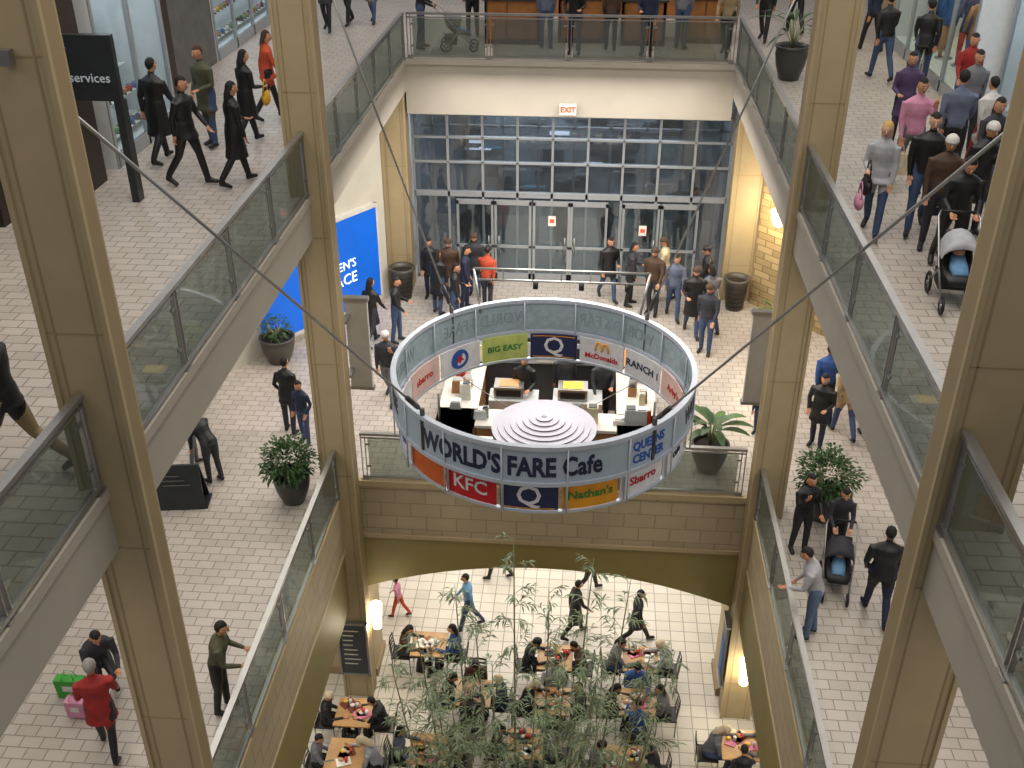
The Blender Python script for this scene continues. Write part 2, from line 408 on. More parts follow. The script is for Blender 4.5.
shop('L', 17.2, 20.05, Z2, WL+.75, 'shop_light', 'shoes', 1.8)
shop('L', 25.0, 33.8, Z2, WL, 'shop_light', 'shoes', 1.8)
mat('sign_dark', '#23272b', .4); mat('sign_grey_text', '#a8b0b4', .4, emit=.25)
b = MB(); b.b2(-8.2, -7.2, 15.6, 15.72, Z2+1.62, Z2+2.6, 'sign_dark')
b.text('services', 'sign_grey_text', .20, Matrix.Translation((-7.62, 15.58, Z2+1.97)) @ Matrix.Rotation(pi/2, 4, 'X')); b.b2(-7.32, -7.2, 15.6, 15.8, Z2, Z2+1.62, 'sign_dark'); b.b2(-8.2, -8.08, 15.6, 15.8, Z2, Z2+1.62, 'sign_dark'); b.obj('shop_sign')
WR = 8.3
b = MB(); b.b2(WR, WR+.3, -3, 15.7, Z2, Z2+3.9, 'grey_stone'); b.b2(WR-.1, WR+.3, 28.1, 34, Z2, Z2+3.9, 'column_paint'); b.obj('wall_right')
shop('R', 15.9, 21.8, Z2, WR-.3, 'shop_light', 'clothes', 1.8); shop('R', 22.0, 28.0, Z2, WR-.9, 'shop_light2', 'clothes', 1.8)

mat('wood', '#96602f', .5, noise=.25, scale=3); mat('wood_dark', '#5a3a20', .5, noise=.25, scale=3); mat('black', '#141416', .5); mat('granite', '#3c3a3a', .25, noise=.3, scale=20)
def wcounter(x, y, w, d=1.0, back=1.6):
    x, y = W(x, y, Z2)
    b = MB(); b.M = Matrix.Translation((x, y, Z2))
    b.b2(-w/2, w/2, -d/2, -d/2+.08, 0, 1.05, 'wood'); b.b2(-w/2, -w/2+.08, -d/2, d/2, 0, 1.05, 'wood'); b.b2(w/2-.08, w/2, -d/2, d/2, 0, 1.05, 'wood')
    b.b2(-w/2-.05, w/2+.05, -d/2-.05, d/2+.05, 1.05, 1.1, 'granite'); b.b2(-w/2, w/2, d/2, d/2+.1, 0, back+.6, 'wood')
    for k in range(int(w/.5)): b.b2(-w/2+.05+k*.5, -w/2+.08+k*.5, -d/2-.02, -d/2, .05, 1.0, 'wood_dark')
    b.b2(-w/2, w/2, -d/2-.03, -d/2, 0, .12, 'wood_dark')
    b.b2(-.3, .1, -.1, .2, 1.1, 1.4, 'black'); b.b2(.3, .6, -.2, .1, 1.1, 1.25, 'steel')
    b.obj('service_counter')
wcounter(-2.1, 29.7, 1.4); wcounter(-.4, 30.0, 1.2); wcounter(1.1, 29.8, 1.1); wcounter(2.6, 30.2, 1.1)
b = MB(); b.M = Matrix.Translation((-.3, 31.1, Z2)); b.b2(-2.6, 3.8, 0, .15, 0, 3, 'wood')
for k in range(6): b.b2(-2.4+k, -1.6+k, -.03, 0, .9, 1.9, 'pal%d' % (k+1))
b.obj('wall_back')

# ---------------------------------------------------------------- hanging ring
CX, CY = -.67, 15.42; ZT = 8.68; RU, RL = 2.49, 2.42; K = .93
mat('ring_band', '#a3b2c0', .45, .1, noise=.05); mat('ring_navy', '#141c3c', .4); mat('logo_white', '#d4d4d8', .5); mat('logo_red', '#b8101c', .5); mat('logo_navy', '#18244c', .5)
mat('logo_orange', '#c25a18', .5); mat('logo_yellow', '#d8931c', .5); mat('logo_green', '#2a7a3a', .5); mat('logo_lime', '#b8c46a', .5); mat('logo_pink', '#d8b8b0', .5); mat('logo_blue', '#1a50a0', .5); mat('logo_gold', '#e8a010', .5); mat('logo_cream', '#d8cfa8', .5)
root = empty('hanging_ring_sign', (0, 0, 0))
b = MB()
def band(b, r, z0, z1, th, m, a0=0, a1=2*pi, n=96):
    k = max(1, int(n*(a1-a0)/(2*pi))); vs = []; fs = []
    full = abs(a1-a0-2*pi) < 1e-6
    for i in range(k+1):
        a = a0+(a1-a0)*i/k
        for rr, z in ((r+th, z0), (r+th, z1), (r, z1), (r, z0)): vs.append((CX+rr*cos(a), CY+rr*sin(a), z))
    for i in range(k):
        for q in range(4): fs.append((i*4+q, (i+1)*4+q, (i+1)*4+(q+1) % 4, i*4+(q+1) % 4))
    if not full: fs += [(0,1,2,3), (k*4+3,k*4+2,k*4+1,k*4)]
    b.add(vs, fs, m, False)
band(b, RU, ZT-.66*K, ZT, .03, 'ring_band')
band(b, RU-.03, ZT-.02, ZT+.05, .09, 'white_metal'); band(b, RU-.03, ZT-.71*K, ZT-.64*K, .09, 'white_metal')
band(b, RL-.02, ZT-1.30*K, ZT-1.26*K, .07, 'white_metal')
for i in range(16):
    a = 2*pi*(i+.5)/16
    for rr in (RU-.03, RU+.05): b.tube([(CX+rr*cos(a), CY+rr*sin(a), ZT-1.28*K), (CX+rr*cos(a), CY+rr*sin(a), ZT)], .013, 'white_metal', 6)
mat('ring_inner', '#93a4ac', .6, noise=.15, scale=8); mat('ring_inner_text', '#84959e', .6)
band(b, RU-.012, ZT-.6*K, ZT-.06, .01, 'ring_inner')
b.obj('ring_frame', root)
PAN = {4:('logo_navy','Q','logo_white',.5), 3:('logo_white','McDonalds','logo_gold',.15), 2:('logo_white','RANCH 1','logo_navy',.2), 1:('logo_pink',"Arby's",'logo_red',.18), 0:('logo_cream','deli','logo_red',.2),
 5:('logo_lime','BIG EASY','logo_green',.17), 6:('logo_white','','logo_blue',.3), 7:('logo_pink','sbarro','logo_red',.2), 8:('logo_white','grill','logo_green',.2), 9:('logo_white','wraps','logo_blue',.2),
 10:('logo_orange','','logo_yellow',.2), 11:('logo_red','KFC','logo_white',.34), 12:('logo_navy','Q','logo_white',.5), 13:('logo_yellow',"Nathan's",'logo_green',.21), 14:('logo_white','Sbarro','logo_red',.21), 15:('logo_white','cafe','logo_navy',.2)}
b = MB(); tb = MB()
OFF = radians(-2); ZP = ZT-.98*K
for i, (m, t, tm, sz) in PAN.items():
    ac = 2*pi*i/16+OFF; hw = pi/16-.012
    band(b, RL, ZT-1.25*K, ZT-.70*K, .02, m, ac-hw, ac+hw, 96)
    if t:
        for inside in (True, False):
            r = RL-.006 if inside else RL+.027; sg = -1 if inside else 1
            dy = -.1 if (i == 3 and inside) else 0
            fn = lambda v, r=r, sg=sg, ac=ac, dy=dy: Vector((CX+(r+v.z)*cos(ac+sg*v.x/r), CY+(r+v.z)*sin(ac+sg*v.x/r), ZP+v.y+dy))
            tb.text(t, tm if not dy else 'logo_red', sz, None, .003, fn=fn, bold=.004)
    if i == 6:
        for r in (RL-.008, RL+.03):
            for k in range(2):
                rr = (.2, .13)[k]; mm = ('logo_blue', 'logo_white')[k]
                vs = [(CX+(r-.002*k)*cos(ac+rr*cos(q*pi/10)/r), CY+(r-.002*k)*sin(ac+rr*cos(q*pi/10)/r), ZP+rr*sin(q*pi/10)) for q in range(20)]
                tb.add(vs, [tuple(range(20))], mm)
            tb.add([(CX+(r-.005)*cos(ac+(.11 if q%2 else .05)*cos(q*pi/5+.3)/r), CY+(r-.005)*sin(ac+(.11 if q%2 else .05)*cos(q*pi/5+.3)/r), ZP+(.11 if q%2 else .05)*sin(q*pi/5+.3)) for q in range(10)], [tuple(range(10))], 'logo_red')
    if i in (4, 12):
        for r in (RL-.008, RL+.028):
            for dz in (-.22, .22): band(tb, r, ZP+dz-.008, ZP+dz+.008, .002, 'logo_yellow', ac-hw*.9, ac+hw*.9)
    if i == 3:
        for e in (-1, 1):
            pts = [(CX+(RL-.012)*cos(ac-((e*.07)+.065*cos(q*pi/8))/RL), CY+(RL-.012)*sin(ac-((e*.07)+.065*cos(q*pi/8))/RL), ZP+.03+.18*sin(q*pi/8)) for q in range(9)]
            tb.tube(pts, .018, 'logo_gold', 6)
b.obj('logo_panels', root)
def ringtext(t, m, size, ang, z, bold=.01, sx=1.0, inner=False):
    rr = RU-.016 if inner else RU+.034
    fn = lambda v: Vector((CX+(rr+v.z)*cos(ang+v.x*sx/RU), CY+(rr+v.z)*sin(ang+v.x*sx/RU), z+v.y))
    tb.text(t, m, size, None, .004, fn=fn, bold=bold)
ringtext("WORLD'S FARE", 'ring_navy', .46, radians(251.5), ZT-.34, .016, .71)
ringtext("Cafe", 'ring_navy', .46, radians(286.5), ZT-.33, .012, .72)
ringtext("QUEENS", 'logo_blue', .22, radians(313), ZT-.21, .006, .8); ringtext("CENTER", 'logo_blue', .22, radians(313), ZT-.44, .006, .8)
for a0 in (60, 120, 0, 180):
    ringtext("WORLD'S FARE", 'ring_navy', .40, radians(a0), ZT-.31, .01, .75)
    ringtext("WORLD'S FARE", 'ring_inner_text', .34, radians(a0), ZT-.31, .002, .75, True)
tb.obj('ring_lettering', root)
b = MB()
att = []
for a in (45, 135, 225, 315):
    a = radians(a); att.append(Vector((CX+(RU+.02)*cos(a), CY+(RU+.02)*sin(a), ZT+.04)))
cols = [Vector((3.2, 16.1, 15.6)), Vector((-4.3, 16.1, 15.6)), Vector((-4.5, 7.92, 15.4)), Vector((3.5, 7.92, 15.5))]
for p, q in zip(att, cols):
    b.tube([p+Vector((0,0,-.66*K)), p+Vector((0,0,.12))], .04, 'steel_dark', 8)
    d = (q-p); b.tube([p+Vector((0,0,.08)), q], .018, 'steel', 6)
    b.tube([p+Vector((0,0,.08))+d*.02, p+Vector((0,0,.08))+d*.07], .04, 'steel_dark', 8)
    b.box(q, (.1, .1, .12), 'steel')
b.obj('suspension_cables', root)
b = MB(); zt = ZT+.42; yt = CY+RU*cos(radians(40))+.55
for dz in (0, .22):
    b.tube([(-2.1, yt, zt+dz), (1.15, yt, zt+dz)], .024, 'steel', 8)
for k in range(7):
    x = -2.1+k*3.25/6; b.tube([(x, yt, zt), (x, yt, zt+.22)], .012, 'steel', 5)
for k in range(4):
    x = -1.8+k*.85; b.tube([(x, yt, zt), (x, yt-.05, zt-.14)], .05, 'black', 8)
for x in (-2.1, 1.15): b.tube([(x, yt, zt+.22), (x*.9-.05, CY+2.1, ZT-.1)], .025, 'steel', 6)
b.obj('lighting_truss', root)
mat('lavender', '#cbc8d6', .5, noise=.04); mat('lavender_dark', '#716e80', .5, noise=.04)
b = MB(); cz = ZT-1.33; n = 8; r = .92; z = 0
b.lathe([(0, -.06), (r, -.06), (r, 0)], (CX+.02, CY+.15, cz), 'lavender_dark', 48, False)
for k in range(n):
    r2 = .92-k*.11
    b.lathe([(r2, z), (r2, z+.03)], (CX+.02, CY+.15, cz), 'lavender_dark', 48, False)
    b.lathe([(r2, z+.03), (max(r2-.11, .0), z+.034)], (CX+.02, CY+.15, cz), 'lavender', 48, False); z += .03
b.ell((CX+.02, CY+.15, cz+z), (.05, .05, .03), 'lavender', 12, 6)
for k in range(4):
    a = radians(45+90*k); b.tube([(CX+.02+.9*cos(a), CY+.15+.9*sin(a), cz-.03), (CX+RL*cos(a), CY+RL*sin(a), ZT-1.28*K)], .008, 'steel', 5)
b.obj('stepped_canopy', root)

# ---------------------------------------------------------------- kiosk
mat('kiosk_wood', '#a06f3f', .45, noise=.2, scale=3); mat('counter_top', '#cac6be', .3, noise=.08); mat('equip', '#c4c8c8', .3, .2); mat('orange_glow', '#ff9a30', .5, emit=.8, noise=0)
b = MB(); x0, x1, y0, y1 = -2.8, 1.42, 17.15, 20.2
for (a, c, d, e) in ((x0, x1, y0, y0+.55), (x0, x0+.7, y0, y1), (x1-.7, x1, y0, y1)):
    b.b2(a, c, d, e, Z1, Z1+1.0, 'kiosk_wood'); b.b2(a-.04, c+.04, d-.04, e+.04, Z1+1.0, Z1+1.06, 'counter_top')
    b.b2(a-.01, c+.01, d-.01, e+.01, Z1, Z1+.12, 'black')
b.b2(x0, x1, y1-.6, y1, Z1, Z1+1.7, 'steel_dark'); b.b2(x0+.1, x1-.1, y1-.62, y1-.58, Z1+1.1, Z1+1.6, 'equip')
for k in range(5): b.b2(x0+.3+k*.75, x0+.8+k*.75, y1-.65, y1-.6, Z1+1.15, Z1+1.5, ['logo_cream', 'pal3', 'sign_white', 'pal3', 'orange_glow'][k])
for k in range(9):
    x = x0+.3+k*.45
    b.b2(x-.015, x+.015, y0-.015, y0, Z1+.12, Z1+1.0, 'wood_dark')
b.b2(x0+.9, x0+1.9, y0+1.1, y0+1.6, Z1, Z1+.95, 'equip'); b.b2(x0+2.2, x0+3.2, y0+1.1, y0+1.7, Z1, Z1+.95, 'equip')
for k in range(38):
    side = R.choice([0, 0, 1, 2]); w = R.uniform(.14, .34); hh = R.uniform(.08, .36); m = R.choice(['equip', 'kiosk_wood', 'steel', 'sign_white', 'pal0', 'logo_cream', 'equip', 'black', 'pal4', 'orange_glow' if k % 9 == 0 else 'equip'])
    if side == 0: cx, cy = x0+.2+k*.104, y0+.3
    elif side == 1: cx, cy = x0+.33+R.uniform(-.15,.15), y0+.6+R.random()*2.1
    else: cx, cy = x1-.33+R.uniform(-.15,.15), y0+.6+R.random()*2.1
    b.box((cx, cy, Z1+1.06+hh/2), (w*.8, w*.8, hh), m, top=R.uniform(.8, 1)); b.box((cx, cy-.01, Z1+1.06+hh+.01), (w*.6, w*.5, .02), R.choice(['steel_dark', 'sign_white', 'steel']))
for k in range(2):
    b.b2(x0+1.0+k*1.3, x0+1.6+k*1.3, y0+1.2, y0+1.6, Z1+.95, Z1+1.2, 'steel'); b.b2(x0+1.05+k*1.3, x0+1.55+k*1.3, y0+1.18, y0+1.2, Z1+1.0, Z1+1.15, 'black'); b.b2(x0+1.1+k*1.3, x0+1.5+k*1.3, y0+1.25, y0+1.55, Z1+1.2, Z1+1.21, 'pal1' if k else 'pal7')
for x in (x0+.05, x1-.05):
    for y in (y0+.05, y1-.1): b.tube([(x, y, Z1+1), (x, y, Z1+1.7)], .025, 'steel', 8)
b.obj('food_kiosk')

mat('grey_panel', '#b4b0a8', .5, noise=.06)
for x, w in ((-4.12, .2), (3.12, .2)):
    b = MB(); b.b2(x-w, x+w, 16.8, 16.9, Z1+2.0, Z1+3.8, 'grey_panel'); b.b2(x-w-.03, x+w+.03, 16.78, 16.92, Z1+3.78, Z1+3.85, 'steel'); b.b2(x-w-.03, x+w+.03, 16.78, 16.92, Z1+1.96, Z1+2.02, 'steel')
    s = -1 if x < 0 else 1
    for zz in (2.4, 3.5): b.box((x+s*.18, 16.64, Z1+zz), (.14, .3, .05), 'steel')
    b.obj('hanging_banner_panel')

mat('board', '#3a3f42', .4); mat('board_text', '#b8b4a0', .5)
b = MB(); b.b2(-4.83, -4.27, 15.94, 15.99, .75, 2.15, 'board')
for k in range(8): b.b2(-4.76, -4.76+R.uniform(.2,.36), 15.93, 15.94, 1.95-k*.13, 1.97-k*.13, 'board_text')
for zz in (.73, 2.13): b.b2(-4.87, -4.23, 15.92, 16.0, zz, zz+.04, 'steel')
for xx in (-4.87, -4.27): b.b2(xx, xx+.04, 15.92, 16.0, .73, 2.17, 'steel')
b.obj('menu_board')
b = MB(); b.b2(3.06, 3.11, 16.05, 16.5, .9, 2.5, 'board'); b.b2(3.05, 3.06, 16.1, 16.45, 1.1, 2.0, 'pal2'); b.b2(3.04, 3.13, 16.02, 16.53, 2.48, 2.53, 'steel'); b.b2(3.04, 3.13, 16.02, 16.53, .87, .92, 'steel'); b.obj('menu_board')
for x, y, z in ((-4.12, 16.4, 2.0), (3.5, 15.88, 1.5)):
    b = MB(); b.M = Matrix.Translation((x, y, z)); b.lathe([(.03,-.36),(.09,-.31),(.11,0),(.13,.31),(.0,.28)], (0,0,0), 'lamp_warm', 14); b.box((0,.1,0),(.08,.1,.1),'steel'); b.lathe([(.12,-.02),(.12,.02)],(0,0,0),'steel',14); b.obj('wall_sconce')
    light('POINT', 'sconce_light', (x, y-.3, z), 22, .15, (1,.88,.66))

# ---------------------------------------------------------------- plants
mat('leaf', '#2c4a22', .5, noise=.35, scale=6); mat('leaf_b', '#3c5c2a', .5, noise=.35, scale=6); mat('leaf_bam', '#8a9a78', .55, noise=.3, scale=4); mat('leaf_bam2', '#66785a', .55, noise=.3, scale=4); mat('stem', '#8c9068', .6)
mat('pot', '#3c3c3a', .35, noise=.12); mat('pot_b', '#4a463e', .4, noise=.12); mat('soil', '#241c14', .9)
def pot(b, r, h, m):
    b.lathe([(.0,0),(r*.55,0),(r*.62,.02),(r*.9,h*.45),(r,h*.75),(r*.95,h*.92),(r*1.04,h*.94),(r*1.04,h),(r*.92,h),(r*.9,h*.88)], (0,0,0), m, 28)
    b.lathe([(r*.9,h*.88),(.001,h*.9)], (0,0,0), 'soil', 28)
def leafq(b, p, d, L, w, m, up=Vector((0,0,1)), droop=.3):
    d = d.normalized(); sd = d.cross(up)
    if sd.length < .05: sd = Vector((1,0,0))
    sd.normalize(); mid = p+d*L*.5; tip = p+d*L+Vector((0,0,-L*droop))
    b.add([p, mid+sd*w/2, tip, mid-sd*w/2], [(0,1,2,3)], m)
def bush(x, y, z, pr, ph, br, n, name='potted_bush', pm='pot', flat=.85):
    x, y = W(x, y, z)
    b = MB(); b.M = Matrix.Translation((x, y, z)); pot(b, pr, ph, pm)
    c = Vector((0,0,ph+br*.6))
    for k in range(8):
        a = R.uniform(0, 6.28); b.tube([(0,0,ph*.85), (br*.3*cos(a), br*.3*sin(a), ph+br*.4), (br*.6*cos(a), br*.6*sin(a), ph+br*R.uniform(.5,1.1))], [.02,.015,.006], 'stem', 5)
    for k in range(n):
        v = Vector((R.gauss(0,1), R.gauss(0,1), R.gauss(0,1))).normalized(); rr = br*R.uniform(.45, 1.0)*(1+.12*sin(v.x*7)+.1*cos(v.y*8))
        p = c+Vector((v.x*rr, v.y*rr, v.z*rr*flat)); d = v+Vector((R.uniform(-.6,.6), R.uniform(-.6,.6), R.uniform(-.4,.6)))
        leafq(b, p, d, R.uniform(.08,.13), R.uniform(.04,.065), R.choice(['leaf','leaf','leaf_b']))
    b.obj(name)
bush(-5.3, 17.45, Z1, .34, .62, .5, 1300)
bush(4.38, 17.7, Z1, .34, .6, .56, 1500)
bush(-7.0, 23.1, Z1, .4, .65, .35, 200, pm='pot_b')
bush(3.95, 7.6, Z2, .3, .62, .38, 300)
def bigleaf(x, y, z, pr, ph, n, L, W_, name, pm='pot', e0=.35, e1=1.25):
    x, y = W(x, y, z)
    b = MB(); b.M = Matrix.Translation((x, y, z)); pot(b, pr, ph, pm)
    for k in range(n):
        a = 2*pi*k/n*1.0+R.uniform(-.3,.3)*2; el = R.uniform(e0, e1); l = L*R.uniform(.7,1.1)
        base = Vector((0,0,ph*.9)); dirh = Vector((cos(a), sin(a), 0)); sd = Vector((-sin(a), cos(a), 0))
        stem = base+dirh*(l*.35*cos(el))+Vector((0,0,l*.6*sin(el)+.15)); b.tube([base, stem], [.014,.01], 'stem', 5)
        vs = []; fs = []; S = 7
        for i in range(S+1):
            t = i/S; w = W_*max(.02, sin(pi*min(1,(t*.92+.06))))**.8
            pt = stem+dirh*(l*t*cos(el*.6))+Vector((0,0,l*(.75*t*sin(el)-.5*t*t)))
            vs += [pt-sd*w/2+Vector((0,0,.03*W_)), pt, pt+sd*w/2+Vector((0,0,.03*W_))]
        for i in range(S):
            for q in (0, 1): fs.append((i*3+q, i*3+q+1, i*3+q+4, i*3+q+3))
        b.add(vs, fs, R.choice(['leaf','leaf','leaf_b']), True)
    b.obj(name)
bigleaf(2.45, 19.2, Z1, .36, .62, 18, .68, .18, 'potted_palm', e0=.7, e1=1.4)
bigleaf(4.2, 26.0, Z2, .36, .75, 16, .9, .09, 'potted_palm')
bigleaf(4.45, 25.4, Z1, .26, .5, 14, .5, .08, 'potted_palm')
for x in (-4.8, 3.8):
    b = MB(); b.M = Matrix.Translation((x, 24.9, Z1))
    b.lathe([(0,0),(.22,0),(.3,.75),(.34,.8),(.34,.86),(.28,.86),(.26,.7)], (0,0,0), 'pot_b', 24); b.lathe([(.27,.75),(.001,.76)], (0,0,0), 'soil', 24)
    for q in range(5): b.lathe([(.225+.014*q+.006,.1+.13*q),(.24+.014*q,.12+.13*q)], (0,0,0), 'black', 24)
    b.obj('planter')

b = MB()
mat('planter_stone', '#8a7a60', .6)
b.lathe([(1.9,0),(1.9,.5),(1.75,.5),(1.75,.4)], (-.75, 11.7, 0), 'planter_stone', 40, False); b.lathe([(1.75,.4),(.001,.42)], (-.75, 11.7, 0), 'soil', 40, False)
b.obj('round_planter')
b = MB()
stems = [(-1.0,13.2,6.85),(.25,13.1,6.55),(-.35,13.3,5.7),(.9,13.2,6.1),(-2.0,13.0,6.0),(-2.6,12.9,5.2),(-.1,12.3,5.2),(-1.3,12.2,5.2),(1.3,12.9,4.9),(-3.0,12.6,4.5),(1.7,13.1,4.7),(-1.6,12.9,5.3),(-.6,11.9,4.7),(-1.9,11.8,4.5),(.5,11.9,4.5),(.4,12.6,5.0),(-2.3,12.2,4.7)]
for (sx, sy, h) in stems:
    ang = R.uniform(0, 6.28); ln = R.uniform(.0, .3); bx = -.75+(sx+.75)*.7; by = 11.7+(sy-11.7)*.7
    P = lambda t: Vector((bx+(sx-bx)*t+ln*.4*cos(ang)*t*t, by+(sy-by)*t+ln*.4*sin(ang)*t*t, .4+(h-.4)*t))
    b.tube([P(t/10) for t in range(11)], [.028-.002*t for t in range(10)]+[.004], 'stem', 6)
    t = .36
    while t < 1.0:
        for q in range(R.choice([1, 1, 2, 2])):
            a = R.uniform(0, 6.28); L = (1.05-t)*R.uniform(.4, .85)+.18
            d = Vector((cos(a), sin(a), R.uniform(.3, 1.1))); p0 = P(t); p1 = p0+d*L*.5; p2 = p0+d*L+Vector((0,0,-L*.35))
            b.tube([p0, p1, p2], [.006,.004,.002], 'stem', 3, cap=False)
            nn = int(6+L*12)
            for k in range(nn):
                u = .25+.8*k/nn; p = p0.lerp(p2, min(u,1))+Vector((0,0,.12*L*sin(pi*min(u,1))))
                aa = a+R.uniform(-1.2,1.2); leafq(b, p, Vector((cos(aa), sin(aa), R.uniform(-.5,.35))), R.uniform(.12,.2), R.uniform(.024,.036), R.choice(['leaf_bam','leaf_bam','leaf_bam2']), droop=R.uniform(.1,.6))
        t += R.uniform(.028, .05)
b.obj('bamboo_grove')

# ---------------------------------------------------------------- people
for n_, c_ in dict(black='#1b1b20', coal='#2e2e35', navy='#1f2740', jeans='#3a4b6a', lightjeans='#5c708c', brown='#4a3526', tan='#a58a66', khaki='#8f7c5c', red='#8f1f1c', orange='#b8482a', white='#c9c6c0', grey='#6c6c70', lightgrey='#a4a4a8', olive='#4a4a34', blue='#2c4f8a', skyblue='#6c9ac4', pink='#c98aa4', plaid='#5c6478', purple='#4c3a5c', green='#3f9a3a', cream='#c8b898',
   skin_a='#c08a68', skin_b='#8a5a3c', skin_c='#d0a084', hair_dark='#14100e', hair_brown='#3a2416', blonde='#b89858', hair_grey='#8c8884', lips='#7a3a34', eye='#0c0c0e', yellow='#d0a020').items():
    mat(n_, c_, .75 if 'skin' not in n_ else .5, noise=.14, scale=9)
QUEUE = []
def seg_d(C, a, b_, r0, r1):
    a = np.array(a); b_ = np.array(b_); ab = b_-a; t = np.clip(((C-a) @ ab)/max(ab @ ab, 1e-9), 0, 1)
    return np.linalg.norm(C-(a+t[:,None]*ab), axis=1)-(r0+(r1-r0)*t)
ARMS = {'down': (3, 7, 12), 'fwd': (18, 8, 22), 'back': (-20, 8, 14), 'carry': (2, 10, 76), 'rail': (8, 12, 58), 'table': (32, 16, 62), 'phone': (25, 10, 125), 'push': (10, 6, 50), 'hips': (-20, 35, 70), 'reach': (30, 10, 30), 'pocket': (-10, 16, 42), 'hang': (2, 5, 8)}
def person(x, y, z, hd=0, H=1.72, top='black', bot='jeans', hair='hair_dark', skin='skin_a', pose='walk', hem=None, long=False, lean=3, bulk=1.0, arms=('down','down'), ph=1, name='shopper', look=0, nod=10, hat=None, seat=.47, shoes='black', sleeve=None, skirt=False, raw=False):
    if not raw: x, y = W(x, y, z)
    b = MB(); S = []
    def T(pts, rad, lab, n=10):
        b.tube(pts, rad, 'black', n)
        for i in range(len(pts)-1):
            r = lambda q: (min(q)+max(q))/2 if isinstance(q, tuple) else q
            S.append((tuple(pts[i]), tuple(pts[i+1]), r(rad[i] if isinstance(rad, list) else rad), r(rad[i+1] if isinstance(rad, list) else rad), lab))
    if pose == 'walk':
        th = [(17, 5), (-15, 20)]
        if ph < 0: th = th[::-1]
        if arms == ('down', 'down'): arms = ('back', 'fwd') if ph > 0 else ('fwd', 'back')
    elif pose == 'stride': th = [(26, 4), (-22, 28)] if ph > 0 else [(-22, 28), (26, 4)]
    elif pose == 'sit': th = [(86, 84), (82, 90)]
    elif pose == 'crouch': th = [(70, 110), (60, 105)]
    else: th = [(4, 4), (-3, 6)]
    L1, L2 = .44, .42
    legs = []
    for s, (a, k) in zip((-1, 1), th):
        hip = Vector((s*.09, 0, 0)); a = radians(a); k = radians(k)
        kn = hip+Vector((s*.015, L1*sin(a), -L1*cos(a))); an = kn+Vector((0, L2*sin(a-k), -L2*cos(a-k)))
        toe = an+Vector((s*.03, .17*cos(min(0,a-k)*.7), -.055+.17*sin(min(0,a-k)*.9)))
        heel = an+Vector((0, -.05, -.05))
        legs.append([hip, kn, an, toe, heel])
    low = min(min(l[2].z-.085, l[3].z-.035) for l in legs)
    hz = -low if pose != 'sit' else seat+.10
    up = Vector((0, 0, hz))
    for l in legs:
        hip, kn, an, toe, heel = [q+up for q in l]
        T([hip+Vector((0,0,.03)), hip.lerp(kn,.5), kn, kn.lerp(an,.35), an], [.095*bulk, .085*bulk, .064, .064, .052], 'bot')
        T([heel, (heel+toe)/2+Vector((0,0,.012)), toe], [(.04,.042), (.045,.045), (.042,.03)], 'shoes')
        T([an, heel+Vector((0,.03,.0))], [.045, .045], 'shoes')
    le = radians(lean); td = Vector((0, sin(le), cos(le))); P = up.copy()
    t_ = lambda h: P+td*h
    T([t_(-.09), t_(.0), t_(.08)], [(.12*bulk,.09*bulk), (.165*bulk,.12*bulk), (.16*bulk,.115*bulk)], 'bot', 14)
    T([t_(.02), t_(.14), t_(.22), t_(.36), t_(.46), t_(.515), t_(.555)], [(.172*bulk,.125*bulk), (.155*bulk,.115*bulk), (.152*bulk,.11*bulk), (.185*bulk,.13*bulk), (.19*bulk,.115*bulk), (.135,.085), (.062,.062)], 'top', 14)
    if hem and pose not in ('sit', 'crouch'):
        fr = .17 if pose in ('walk', 'stride') else .13
        T([t_(.12), P+Vector((0,0,-.02)), P+Vector((0,.01,-hem*.6)), P+Vector((0,.01,-hem))], [(.165*bulk,.125*bulk), (.18*bulk,.14*bulk), (.185*bulk,fr), (.2*bulk,fr+.03)], 'top' if not skirt else 'bot', 14)
    T([t_(.52), t_(.60)], [.055, .052], 'skin')
    hr = radians(look); nd = radians(nod)
    HR = Matrix.Rotation(hr, 3, 'Z') @ Matrix.Rotation(-nd-le*.5, 3, 'X')
    hc = t_(.60)+HR @ Vector((0, .015, .105))
    b.ell(hc, (.074, .092, .115), 'black', 14, 10, HR); S.append((tuple(hc+HR@Vector((0,.0,-.04))), tuple(hc+HR@Vector((0,.0,.03))), .088, .088, 'skin'))
    b.ell(hc+HR@Vector((0,.025,-.065)), (.05,.055,.045), 'black', 10, 6, HR)
    if hair:
        ho = hc+HR@Vector((0, -.022, .028)); b.ell(ho, (.086, .096, .108), 'black', 14, 8, HR)
        S.append((tuple(hc+HR@Vector((0,-.05,.04))), tuple(hc+HR@Vector((0,.0,.075))), .093, .075, 'hair')); S.append((tuple(hc+HR@Vector((0,-.06,.0))), tuple(hc+HR@Vector((0,-.055,.05))), .085, .08, 'hair'))
        if long: T([hc+HR@Vector((0,-.05,.0)), hc+HR@Vector((0,-.075,-.12)), hc+HR@Vector((0,-.08,-.24))], [(.085,.06), (.09,.05), (.07,.03)], 'hair')
    shl = []
    for s, am in zip((-1, 1), arms):
        ua, uo, el = [radians(q) for q in ARMS[am]]
        if am != 'hang': ua += le*.5
        sh = t_(.455)+Vector((s*.175*bulk, 0, 0)); ua2 = ua
        ed = Vector((s*sin(uo), sin(ua2)*cos(uo), -cos(ua2)*cos(uo))); elb = sh+ed*.28
        fa = ua2+el; fd = Vector((-s*.3*sin(el), sin(fa), -cos(fa))).normalized(); wr = elb+fd*.245
        T([sh, sh.lerp(elb,.5), elb, elb.lerp(wr,.4), wr], [.062*bulk, .054*bulk, .044*bulk, .043, .033], 'sleeve')
        T([wr, wr+fd*.05, wr+fd*.09], [(.03,.024), (.042,.02), (.04,.018)], 'skin', 8)
        shl.append((wr, fd, s))
